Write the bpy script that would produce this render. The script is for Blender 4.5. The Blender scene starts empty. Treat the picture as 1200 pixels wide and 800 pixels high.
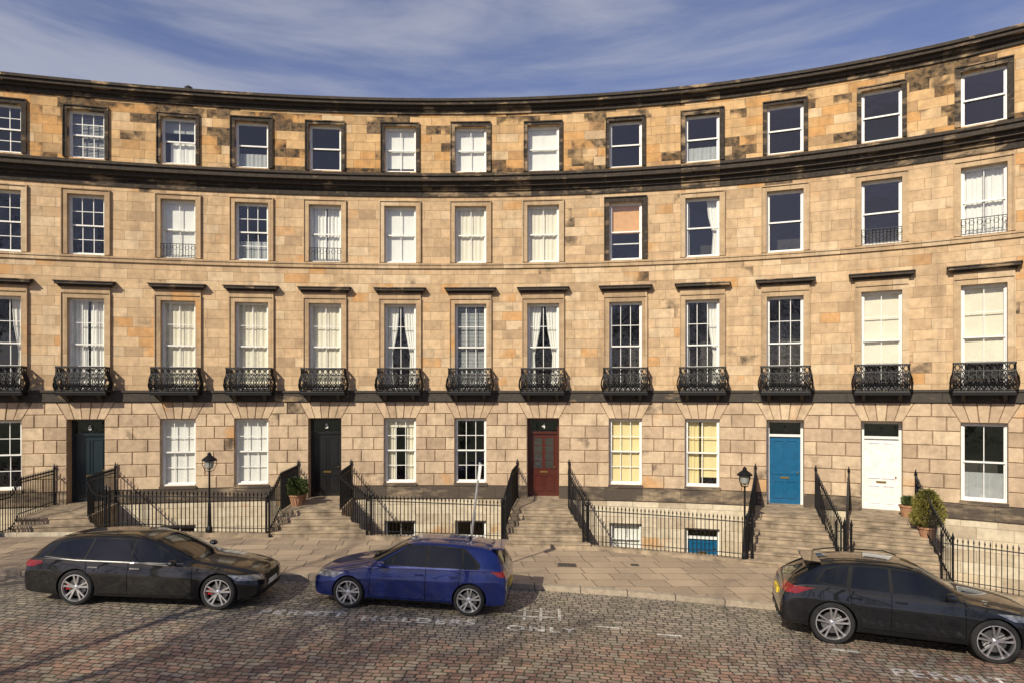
import bpy, math, random, bmesh
from mathutils import Vector, Matrix
random.seed(7)
R=random.random
EYE=4.6
K=0.85
# ------------------------------------------------------------------ helpers
class M:
    def __init__(s): s.v=[];s.f=[];s.m=[];s.uv=[];s.c=[];s.T=None
    def face(s,pts,mi=0,uvs=None,c=0.5):
        b=len(s.v)
        if uvs is None:
            P0=[Vector(p) for p in pts]
            n=(P0[1]-P0[0]).cross(P0[2]-P0[0])
            if abs(n.z)>0.7*n.length: uvs=[(p.x,p.y) for p in P0]
            else: uvs=[(p.x+p.y,p.z) for p in P0]
        s.v.extend([tuple(p) for p in pts]); s.f.append(tuple(range(b,b+len(pts)))); s.m.append(mi); s.uv.append(uvs); s.c.append(c)
    def hexa(s,a,b,mi=0,c=.5):
        s.face([a[3],a[2],a[1],a[0]],mi,None,c); s.face(b,mi,None,c)
        for i in range(4):
            j=(i+1)%4; s.face([a[i],a[j],b[j],b[i]],mi,None,c)
    def box(s,x0,x1,y0,y1,z0,z1,mi=0,c=.5):
        s.hexa([(x0,y0,z0),(x1,y0,z0),(x1,y1,z0),(x0,y1,z0)],[(x0,y0,z1),(x1,y0,z1),(x1,y1,z1),(x0,y1,z1)],mi,c)
    def tube(s,pts,r,n=4,mi=0,closed=False,caps=True):
        pts=[Vector(p) for p in pts]; k=len(pts); rings=[]
        up=Vector((0.13,0.21,0.97))
        for i,p in enumerate(pts):
            if closed: t=pts[(i+1)%k]-pts[i-1]
            else: t=pts[min(i+1,k-1)]-pts[max(i-1,0)]
            if t.length<1e-9: t=Vector((0,0,1))
            t.normalize()
            a=t.cross(up)
            if a.length<.2: a=t.cross(Vector((1,0.1,0)))
            a.normalize(); b=t.cross(a)
            rr=r[i] if isinstance(r,(list,tuple)) else r
            rings.append([p+(a*math.cos(2*math.pi*(j+.5)/n)+b*math.sin(2*math.pi*(j+.5)/n))*rr for j in range(n)])
        for i in range(k if closed else k-1):
            A=rings[i];B=rings[(i+1)%k]
            for j in range(n):
                jj=(j+1)%n; s.face([A[j],B[j],B[jj],A[jj]],mi)
        if caps and not closed:
            s.face(rings[0],mi); s.face(rings[-1][::-1],mi)
    def lathe(s,prof,n=16,mi=0,axis='z',o=(0,0,0)):
        o=Vector(o)
        def pt(r,z,a):
            if axis=='z': return o+Vector((r*math.cos(a),r*math.sin(a),z))
            return o+Vector((r*math.cos(a),z,r*math.sin(a)))
        for i in range(len(prof)-1):
            for j in range(n):
                a0=2*math.pi*j/n;a1=2*math.pi*(j+1)/n
                q=[pt(*prof[i],a0),pt(*prof[i],a1),pt(*prof[i+1],a1),pt(*prof[i+1],a0)]
                if prof[i][0]<1e-6: q=[q[0],q[2],q[3]]
                elif prof[i+1][0]<1e-6: q=q[:3]
                s.face(q,mi)
    def mesh(s,name,mats):
        me=bpy.data.meshes.new(name); me.from_pydata(s.v,[],s.f)
        for m in mats: me.materials.append(m)
        me.polygons.foreach_set('material_index',s.m)
        u=me.uv_layers.new(name='UVMap'); flat=[]
        for l in s.uv:
            for p in l: flat.extend((p[0],p[1]))
        u.data.foreach_set('uv',flat)
        ca=me.color_attributes.new('rnd','FLOAT_COLOR','CORNER'); flat=[]
        for c,f in zip(s.c,s.f):
            for _ in f: flat.extend((c,c,c,1))
        ca.data.foreach_set('color',flat)
        me.update(); return me
    def obj(s,name,mats,parent=None,mat=None,smooth=False):
        me=s.mesh(name,mats)
        if smooth:
            bm=bmesh.new();bm.from_mesh(me);bmesh.ops.remove_doubles(bm,verts=bm.verts,dist=1e-5);bm.to_mesh(me);bm.free()
            me.polygons.foreach_set('use_smooth',[True]*len(me.polygons))
        return add(name,me,parent,mat)
def add(name,me,parent=None,mat=None):
    o=bpy.data.objects.new(name,me); bpy.context.scene.collection.objects.link(o)
    if parent: o.parent=parent
    if mat is not None: o.matrix_local=mat
    return o
def empty(name,mat=None):
    o=bpy.data.objects.new(name,None); bpy.context.scene.collection.objects.link(o)
    o.empty_display_size=.3
    if mat is not None: o.matrix_world=mat
    return o
# ------------------------------------------------------------------ materials
class NT:
    def __init__(s,name):
        s.mat=bpy.data.materials.new(name); s.mat.use_nodes=True; s.nt=s.mat.node_tree
        s.n=s.nt.nodes; s.l=s.nt.links; s.bsdf=s.n['Principled BSDF']; s.out=s.n['Material Output']
    def put(s,inp,v):
        if isinstance(v,bpy.types.NodeSocket): s.l.new(v,inp)
        elif isinstance(v,(tuple,list)):
            if len(v)==3 and inp.type=='RGBA': v=(*v,1)
            inp.default_value=v
        else: inp.default_value=v
    def math(s,op,a,b=0.,clamp=False):
        n=s.n.new('ShaderNodeMath'); n.operation=op; n.use_clamp=clamp
        s.put(n.inputs[0],a); s.put(n.inputs[1],b); return n.outputs[0]
    def mix(s,f,a,b,bt='MIX'):
        n=s.n.new('ShaderNodeMix'); n.data_type='RGBA'; n.blend_type=bt
        s.put(n.inputs['Factor'],f); s.put(n.inputs[6],a); s.put(n.inputs[7],b); return n.outputs[2]
    def uv(s): return s.n.new('ShaderNodeTexCoord').outputs['UV']
    def ob(s): return s.n.new('ShaderNodeTexCoord').outputs['Object']
    def map(s,v,sc=(1,1,1),rot=(0,0,0),loc=(0,0,0)):
        n=s.n.new('ShaderNodeMapping'); s.l.new(v,n.inputs[0]); n.inputs['Scale'].default_value=sc; n.inputs['Rotation'].default_value=rot; n.inputs['Location'].default_value=loc
        return n.outputs[0]
    def noise(s,v,sc,det=4,ro=.55):
        n=s.n.new('ShaderNodeTexNoise'); s.l.new(v,n.inputs['Vector']); n.inputs['Scale'].default_value=sc; n.inputs['Detail'].default_value=det; n.inputs['Roughness'].default_value=ro
        return n.outputs['Fac']
    def brick(s,v,bw,rh,ms,smooth=.1,off=.5,sq=1.,sqf=2):
        n=s.n.new('ShaderNodeTexBrick'); s.l.new(v,n.inputs['Vector']); n.offset=off; n.squash=sq; n.squash_frequency=sqf
        n.inputs['Color1'].default_value=(0,0,0,1); n.inputs['Color2'].default_value=(1,1,1,1); n.inputs['Mortar'].default_value=(.5,.5,.5,1)
        n.inputs['Scale'].default_value=1; n.inputs['Mortar Size'].default_value=ms; n.inputs['Mortar Smooth'].default_value=smooth
        n.inputs['Brick Width'].default_value=bw; n.inputs['Row Height'].default_value=rh
        return n.outputs['Color'],n.outputs['Fac']
    def rng(s,v,a,b,c,d):
        n=s.n.new('ShaderNodeMapRange'); s.put(n.inputs[0],v)
        for i,x in enumerate((a,b,c,d)): n.inputs[i+1].default_value=x
        return n.outputs[0]
    def bump(s,h,st,dist):
        n=s.n.new('ShaderNodeBump'); n.inputs['Strength'].default_value=st; n.inputs['Distance'].default_value=dist; s.l.new(h,n.inputs['Height']); s.l.new(n.outputs[0],s.bsdf.inputs['Normal'])
    def set(s,**k):
        for a,b in k.items(): s.put(s.bsdf.inputs[a.replace('_',' ')],b)
    def grey(s,f):
        cb=s.n.new('ShaderNodeCombineColor')
        for i in range(3): s.l.new(f,cb.inputs[i])
        return cb.outputs[0]
def simple(name,col,rough=.6,metal=0.,coat=0.,var=.25,sc=6.,bump=0.,spec=None):
    t=NT(name); n=t.noise(t.ob(),sc,4)
    f=t.rng(n,.3,.7,1-var,1+var*.5)
    c=t.mix(1.,(*col,1),t.grey(f),'MULTIPLY')
    t.set(Base_Color=c,Roughness=rough,Metallic=metal,Coat_Weight=coat)
    if coat: t.set(Coat_Roughness=.015)
    if spec is not None: t.bsdf.inputs['Specular IOR Level'].default_value=spec
    if bump: t.bump(n,bump,.01)
    return t.mat
def stone(name,c1,c2,bw,rh,T,k=1.2,orange=0.,attr=False,dark=(.05,.042,.034),ms=.006,wst=.35,sst=.4,bands=(),brn=.38):
    t=NT(name); uv=t.uv()
    n1=t.noise(uv,.45,3); n2=t.noise(uv,5,5,.65); n3=t.noise(t.map(uv,(2.2,.22,1)),1.0,4,.6); n4=t.noise(uv,1.6,4,.6)
    if attr:
        a=t.n.new('ShaderNodeAttribute'); a.attribute_name='rnd'; r=a.outputs['Fac']; fac=None
    else:
        r,fac=t.brick(uv,bw,rh,ms,.1,.43,.68,3); r=t.math('ADD',r,0.)
    r2=t.math('FRACT',t.math('MULTIPLY',r,7.13)); r3=t.math('FRACT',t.math('MULTIPLY',r,17.7)); r4=t.math('FRACT',t.math('MULTIPLY',r,31.3))
    col=t.mix(r4,(*c1,1),(*c2,1))
    om=t.rng(t.math('ADD',r3,t.math('MULTIPLY',t.math('SUBTRACT',n1,.5),.8)),1-orange-.02,1-orange+.05,0,.7)
    col=t.mix(om,col,(.56,.29,.10,1))
    pm=t.rng(t.math('FRACT',t.math('MULTIPLY',r,53.7)),.80,.88,0,.5)
    col=t.mix(pm,col,(.68,.54,.36,1))
    bm2=t.rng(t.math('FRACT',t.math('MULTIPLY',r,71.9)),.82,.94,0,brn)
    col=t.mix(bm2,col,(.27,.185,.115,1))
    sm=t.math('ADD',r2,t.math('MULTIPLY',t.math('SUBTRACT',n1,.5),k))
    sm=t.math('ADD',sm,t.math('MULTIPLY',t.math('SUBTRACT',n4,.5),.6))
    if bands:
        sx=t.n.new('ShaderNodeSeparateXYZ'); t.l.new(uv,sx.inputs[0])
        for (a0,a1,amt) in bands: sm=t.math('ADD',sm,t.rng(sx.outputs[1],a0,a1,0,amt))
    sm=t.rng(sm,T-.02,T+.10,0,1)
    sm=t.math('MULTIPLY',sm,t.rng(n2,.3,.6,.4,1.))
    col=t.mix(sm,col,(*dark,1))
    w=t.rng(n4,.47,.72,0,wst); col=t.mix(w,col,(.19,.13,.085,1))
    st=t.rng(n3,.5,.75,0,sst); col=t.mix(st,col,(.13,.095,.07,1))
    g=t.rng(n2,.3,.7,.82,1.14)
    col=t.mix(1.,col,t.grey(g),'MULTIPLY')
    if fac is not None:
        col=t.mix(t.math('MULTIPLY',fac,.5),col,(.15,.10,.065,1))
        h=t.math('ADD',t.math('MULTIPLY',fac,-1.),t.math('MULTIPLY',n2,.6)); h=t.math('ADD',h,t.math('MULTIPLY',r3,.35))
    else: h=t.math('ADD',n2,t.math('MULTIPLY',n4,.5))
    t.set(Base_Color=col,Roughness=.92); t.bsdf.inputs['Specular IOR Level'].default_value=.15
    t.bump(h,.6,.018)
    return t.mat
tan1=(.635,.455,.272); tan2=(.52,.365,.215)
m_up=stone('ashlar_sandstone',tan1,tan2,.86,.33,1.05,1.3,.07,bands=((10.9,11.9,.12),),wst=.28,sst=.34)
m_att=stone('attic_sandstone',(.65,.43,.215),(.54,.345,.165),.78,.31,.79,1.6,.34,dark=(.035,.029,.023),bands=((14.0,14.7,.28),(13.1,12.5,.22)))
m_rus=stone('rusticated_sandstone',(.60,.455,.305),(.46,.34,.23),1,1,1.05,1.2,.015,attr=True,wst=.34,sst=.34,brn=.3)
m_joint=simple('dark_joint_stone',(.12,.085,.06),.95)  # backing wall in a plain dark joint colour between the rusticated blocks
m_trim=stone('dressed_sandstone_trim',(.52,.38,.23),(.45,.32,.195),1.1,3.,1.25,1.4,.0)
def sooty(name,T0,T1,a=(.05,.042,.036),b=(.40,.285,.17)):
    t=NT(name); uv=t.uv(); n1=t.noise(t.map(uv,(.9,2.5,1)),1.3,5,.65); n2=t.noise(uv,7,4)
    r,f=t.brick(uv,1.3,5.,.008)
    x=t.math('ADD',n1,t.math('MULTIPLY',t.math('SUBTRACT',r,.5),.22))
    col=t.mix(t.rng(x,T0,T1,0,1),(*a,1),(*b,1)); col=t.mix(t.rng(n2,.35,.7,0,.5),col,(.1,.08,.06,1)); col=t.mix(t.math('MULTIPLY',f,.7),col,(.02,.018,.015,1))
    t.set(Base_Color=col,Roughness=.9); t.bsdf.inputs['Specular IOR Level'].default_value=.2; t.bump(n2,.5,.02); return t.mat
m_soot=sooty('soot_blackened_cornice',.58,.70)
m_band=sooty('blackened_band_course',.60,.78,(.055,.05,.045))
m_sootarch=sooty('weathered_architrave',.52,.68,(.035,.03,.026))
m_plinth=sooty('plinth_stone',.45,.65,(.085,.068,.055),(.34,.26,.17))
m_base=stone('basement_painted_wall',(.66,.58,.43),(.60,.51,.37),.9,.35,1.3,1.,0.,wst=.25,sst=.2)
m_white=simple('white_sash_paint',(.80,.79,.75),.45,var=.12)
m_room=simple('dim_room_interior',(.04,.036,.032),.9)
m_blind=simple('white_roller_blind',(.80,.78,.72),.8,var=.06,sc=2)
m_cream=simple('cream_blind_cloth',(.78,.72,.57),.8,var=.08,sc=2)
m_yellow=simple('yellow_blind_cloth',(.80,.66,.34),.8,var=.08,sc=2)
m_orange=simple('orange_blind_cloth',(.66,.36,.15),.8,var=.1)
m_net=simple('grey_venetian_blind',(.36,.37,.36),.7,var=.1)
m_iron=simple('black_iron_paint',(.008,.008,.009),.5,var=.3,sc=20,spec=.25)
m_lead=simple('lead_roof',(.12,.12,.13),.6)
m_step=simple('worn_step_stone',(.34,.265,.18),.9,var=.55,sc=3,bump=.5)
m_area=simple('area_paving',(.16,.14,.11),.9,var=.4,sc=2)
def glassmat(name,fac,tint=(.94,.96,.96)):
    t=NT(name); n=t.n; t.n.remove(t.bsdf)
    tr=n.new('ShaderNodeBsdfTransparent'); tr.inputs[0].default_value=(*tint,1)
    gl=n.new('ShaderNodeBsdfGlossy'); gl.inputs['Roughness'].default_value=.02; gl.inputs[0].default_value=(1,1,1,1)
    lw=n.new('ShaderNodeLayerWeight'); lw.inputs[0].default_value=.5
    f=t.math('ADD',t.math('MULTIPLY',t.math('POWER',lw.outputs['Facing'],4.),.8),fac,True)
    b=n.new('ShaderNodeBump'); b.inputs['Strength'].default_value=.35; b.inputs['Distance'].default_value=.014
    t.l.new(t.noise(t.ob(),2.3,2),b.inputs['Height']); t.l.new(b.outputs[0],gl.inputs['Normal'])
    mx=n.new('ShaderNodeMixShader'); t.l.new(f,mx.inputs[0]); t.l.new(tr.outputs[0],mx.inputs[1]); t.l.new(gl.outputs[0],mx.inputs[2]); t.l.new(mx.outputs[0],t.out.inputs[0])
    return t.mat
m_glass=glassmat('window_glass',.075)
# ------------------------------------------------------------------ terrace curve
S0,S1,DS=-50.,45.,.05
def theta(s):
    sc=max(-22,min(21,s)); th=-(1.15*sc+.02*sc*sc+.0003*sc**3)
    if s>21: th-=1.6*(s-21)
    if s<-22: th-=.7*(s+22)
    return math.radians(th)
def build_tab():
    pts={0:Vector((-3.0,28.85))}
    n1=int(S1/DS); n0=int(-S0/DS); p=pts[0].copy()
    for i in range(n1):
        th=theta((i+.5)*DS); p=p+Vector((math.cos(th),math.sin(th)))*DS; pts[i+1]=p
    p=pts[0].copy()
    for i in range(n0):
        th=theta(-(i+.5)*DS); p=p-Vector((math.cos(th),math.sin(th)))*DS; pts[-(i+1)]=p
    return pts
TAB=build_tab(); TMIN=min(TAB);TMAX=max(TAB)
def frame(S):
    s=S/K; i=math.floor(s/DS); f=s/DS-i; i=max(TMIN,min(TMAX-1,i))
    p=TAB[i].lerp(TAB[i+1],f)*K; th=theta(s)
    return p,Vector((math.cos(th),math.sin(th))),Vector((-math.sin(th),math.cos(th)))
def P(S,n,z):
    p,t,ni=frame(S); q=p-ni*n; return Vector((q.x,q.y,z))
def s_at_bearing(b):
    lo,hi=-24.,21.
    for _ in range(50):
        m=(lo+hi)/2; p=frame(m)[0]
        if p.x/p.y<b: lo=m
        else: hi=m
    return lo
def place(S,n,z):
    p,t,ni=frame(S); q=p-ni*n
    return Matrix(((t.x,ni.x,0,q.x),(t.y,ni.y,0,q.y),(0,0,1,z),(0,0,0,1)))
bay_px=[2,101,209,295,381,469,551.5,636.5,733,823,920,1033,1153]  # image x pixels of the bay centres, turned into bearings below
BS=[s_at_bearing((x-600)/800.) for x in bay_px]
BS=[BS[0]-7.6,BS[0]-5.0,BS[0]-2.5]+BS+[BS[-1]+2.7,BS[-1]+5.4]
OFF=3
SL=BS[0]-1.6; SR=BS[-1]+1.6
def gz(x): return -.038*(max(-26,min(26,x))+2.2)
W=1.13; HW=W/2
ZA=(12.60,14.22);ZB=(9.34,11.37);ZC=(4.79,7.87);ZD=(1.47,3.78);ZDR=(.95,3.78)
def bs(m,s0,s1,n0,n1,z0,z1,mi=0,ds=.65,slope=0.,ends=True):
    k=max(1,math.ceil((s1-s0)/ds))
    for i in range(k):
        a=s0+(s1-s0)*i/k;b=s0+(s1-s0)*(i+1)/k
        m.face([P(a,n1,z0),P(b,n1,z0),P(b,n1,z1-slope),P(a,n1,z1-slope)],mi,[(a,z0),(b,z0),(b,z1),(a,z1)])
        m.face([P(a,n1,z1-slope),P(b,n1,z1-slope),P(b,n0,z1),P(a,n0,z1)],mi,[(a,n1+z1),(b,n1+z1),(b,n0+z1),(a,n0+z1)])
        m.face([P(a,n0,z0),P(b,n0,z0),P(b,n1,z0),P(a,n1,z0)],mi,[(a,n0+z0),(b,n0+z0),(b,n1+z0),(a,n1+z0)])
    if ends:
        m.face([P(s0,n0,z0),P(s0,n1,z0),P(s0,n1,z1-slope),P(s0,n0,z1)],mi,[(n0,z0),(n1,z0),(n1,z1),(n0,z1)])
        m.face([P(s1,n1,z0),P(s1,n0,z0),P(s1,n0,z1),P(s1,n1,z1-slope)],mi,[(n0,z0),(n1,z0),(n1,z1),(n0,z1)])
terr=empty('terraced_building')
doors={1:'navy',4:'black',7:'brown',10:'blue',11:'white',-2:'black',14:'black'}
baseopen={5:'w',8:'w',6:'w',9:'d',2:'w',0:'w'}
# ------------------------------------------------------------------ main wall
wall=M()
def wallquad(s0,s1,z0,z1):
    cuts=[-1.8,.93,4.5,12.2,15.0]; mats=[3,2,0,1]
    for q in range(4):
        a=max(z0,cuts[q]); b=min(z1,cuts[q+1])
        if b-a<1e-4: continue
        k=max(1,math.ceil((s1-s0)/.6))
        for i in range(k):
            u=s0+(s1-s0)*i/k; v=s0+(s1-s0)*(i+1)/k
            wall.face([P(u,0,a),P(v,0,a),P(v,0,b),P(u,0,b)],mats[q],[(u,a),(v,a),(v,b),(u,b)])
def reveal(s,hw,z0,z1,d,mi):
    a,b=s-hw,s+hw
    wall.face([P(a,0,z0),P(a,-d,z0),P(a,-d,z1),P(a,0,z1)],mi,[(0,z0),(d,z0),(d,z1),(0,z1)])
    wall.face([P(b,-d,z0),P(b,0,z0),P(b,0,z1),P(b,-d,z1)],mi,[(0,z0),(d,z0),(d,z1),(0,z1)])
    wall.face([P(a,0,z1),P(b,0,z1),P(b,-d,z1),P(a,-d,z1)],mi,[(a,0),(b,0),(b,d),(a,d)])
    wall.face([P(a,-d,z0),P(b,-d,z0),P(b,0,z0),P(a,0,z0)],mi,[(a,0),(b,0),(b,d),(a,d)])
prev=SL
for bi,s in enumerate(BS):
    i=bi-OFF
    wallquad(prev,s-HW,-1.8,15.0); prev=s+HW
    ops=[]
    if i in baseopen: ops.append((-1.72,.05) if baseopen[i]=='d' else (-1.05,.12))
    ops.append(ZDR if i in doors else ZD); ops+= [ZC,ZB,ZA]
    z=-1.8
    for a,b in ops: wallquad(s-HW,s+HW,z,a); z=b
    wallquad(s-HW,s+HW,z,15.0)
    for q,(a,b) in enumerate(ops):
        d=.22
        if (a,b)==ZDR: d=.42
        mi=3 if b<.5 else (1 if a>12 else 4)
        reveal(s,HW,a,b,d,mi)
wallquad(prev,SR,-1.8,15.0)
wall.obj('front_wall',[m_up,m_att,m_joint,m_base,m_trim],terr)
rf=M()
bs(rf,SL,SR,-9.5,-.0,14.96,15.08,0,1.2)
bs(rf,SL,SR,-9.8,-9.5,-1.8,15.0,1,1.2)
for s in (SL,SR):
    rf.face([P(s,0,-1.8),P(s,-9.6,-1.8),P(s,-9.6,15),P(s,0,15)],1,[(0,0),(9.6,0),(9.6,17),(0,17)])
for s in (BS[4]+1.1,BS[8]+.2,BS[11]+1.2,BS[15]+1.3):
    bs(rf,s-1.6,s+1.6,-6.2,-5.2,15,16.4,1)
    for q in range(6):
        pp=P(s-1.3+q*.52,-5.7,16.4); rf.lathe([(.14,0),(.12,.5),(.15,.55),(.1,.55)],8,2,'z',pp)
m_pot=simple('terracotta_pot',(.38,.2,.11),.9)
pp=P(s_at_bearing((218-600)/800),-.3,15.1); rf.lathe([(.1,0),(.09,.25),(.14,.3),(.0,.4)],8,0,'z',pp)
rf.obj('roof_and_chimneys',[m_lead,m_up,m_pot],terr)
# ------------------------------------------------------------------ cornices
c=M()
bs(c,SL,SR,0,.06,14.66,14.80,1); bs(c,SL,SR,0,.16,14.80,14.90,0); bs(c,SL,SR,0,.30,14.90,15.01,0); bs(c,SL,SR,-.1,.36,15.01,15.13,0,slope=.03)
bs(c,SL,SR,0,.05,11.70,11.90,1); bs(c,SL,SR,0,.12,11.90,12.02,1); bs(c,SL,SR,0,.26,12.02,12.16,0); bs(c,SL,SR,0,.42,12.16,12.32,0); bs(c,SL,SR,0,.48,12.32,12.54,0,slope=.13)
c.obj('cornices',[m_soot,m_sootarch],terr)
c=M()
bs(c,SL,SR,0,.10,4.39,4.70,0); bs(c,SL,SR,0,.14,4.70,4.78,0,slope=.02)
bs(c,SL,SR,0,.06,9.13,9.25,1); bs(c,SL,SR,0,.09,9.25,9.32,1,slope=.01)
c.obj('band_courses',[m_band,m_trim],terr)
# ------------------------------------------------------------------ rustication
ru=M()
def block(poly,c,n=.036,ins=.02,mi=0):
    cs=sum(p[0] for p in poly)/len(poly); cz=sum(p[1] for p in poly)/len(poly)
    w=max(p[0] for p in poly)-min(p[0] for p in poly); h=max(p[1] for p in poly)-min(p[1] for p in poly)
    g=.005; n=n+(R()-.5)*.008
    def sc(k): return [(cs+(a-cs)*(1-2*k/w),cz+(b-cz)*(1-2*k/h)) for a,b in poly]
    A=sc(g);B=sc(g+ins)
    ru.face([P(a,n,b) for a,b in B],mi,B,c)
    for i in range(len(A)):
        j=(i+1)%len(A); q=[A[i],A[j],B[j],B[i]]
        ru.face([P(A[i][0],.001,A[i][1]),P(A[j][0],.001,A[j][1]),P(B[j][0],n,B[j][1]),P(B[i][0],n,B[i][1])],mi,q,c)
SLA=.32
def ex(z): return 0 if z<=3.78 else SLA*(z-3.78)/.6
def edge(s,za,zb,sg):
    pts=[(s+sg*ex(za),za)]
    if za<3.78<zb: pts.append((s,3.78))
    pts.append((s+sg*ex(zb),zb)); return pts
piers=[]
prev=None
for bi,s in enumerate(BS):
    if prev is None: piers.append((SL,s-HW,False,True))
    else: piers.append((prev,s-HW,True,True))
    prev=s+HW
piers.append((prev,SR,True,False))
for (a,b,ha,hb) in piers:
    for k in range(7):
        za=1.37+.43*k; zb=za+.43
        w=b-a; n=max(1,round(w/.78))
        if k%2==0: sp=[a+w*j/n+(R()-.5)*.1 for j in range(1,n)]
        else: sp=[a+w*(j+.5)/n+(R()-.5)*.1 for j in range(n)]
        Lp=edge(a,za,zb,1) if ha else [(a,za),(a,zb)]
        Rr=edge(b,za,zb,-1) if hb else [(b,za),(b,zb)]
        cur=Lp
        for x in sp+[None]:
            rt=[(x,za),(x,zb)] if x is not None else Rr
            block(cur+rt[::-1],R())
            cur=rt
for bi,s in enumerate(BS):
    n=5
    for q in range(n):
        u0=-1+2*q/n;u1=-1+2*(q+1)/n
        top=4.385
        block([(s+u0*HW,3.78),(s+u0*(HW+SLA),top-.005),(s+u1*(HW+SLA),top-.005),(s+u1*HW,3.78)],R(),.05 if q==2 else .036)
ru.obj('rusticated_stonework',[m_rus],terr)
pl=M()
dl=[BS[i+OFF] for i in doors if 0<=i+OFF<len(BS)]; dl.sort()
prev=SL
for s in dl+[None]:
    e=s-HW if s is not None else SR
    bs(pl,prev,e,0,.06,.93,1.366,0); prev=(s+HW) if s is not None else 0
for bi,s in enumerate(BS):
    if (bi-OFF) not in doors: bs(pl,s-HW-.04,s+HW+.04,-.02,.09,1.368,1.468,0)
pl.obj('plinth_and_sills',[m_plinth],terr)
ar=M()
for bi,s in enumerate(BS):
    for (z0,z1),mi,aw in ((ZA,1,.10 if bi%3 else .13),(ZB,1 if bi==11 else 0,.15),(ZC,0,.16)):
        zz=z0+.002 if z0!=ZC[0] else z0
        bs(ar,s-HW-aw,s-HW,0,.05,zz,z1,mi); bs(ar,s+HW,s+HW+aw,0,.05,zz,z1,mi); bs(ar,s-HW-aw,s+HW+aw,0,.052,z1,z1+aw,mi)
        bs(ar,s-HW-aw-.03,s-HW-aw,0,.09,zz,z1+aw,mi); bs(ar,s+HW+aw,s+HW+aw+.03,0,.09,zz,z1+aw,mi); bs(ar,s-HW-aw-.032,s+HW+aw+.032,0,.092,z1+aw,z1+aw+.035,mi)
    h=ZC[1]+.2
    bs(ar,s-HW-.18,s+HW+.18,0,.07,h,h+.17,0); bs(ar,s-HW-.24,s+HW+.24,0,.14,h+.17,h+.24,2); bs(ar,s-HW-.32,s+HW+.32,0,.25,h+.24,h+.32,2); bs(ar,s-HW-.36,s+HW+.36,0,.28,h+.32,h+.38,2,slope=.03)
ar.obj('window_architraves',[m_trim,m_sootarch,m_soot],terr)
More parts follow.
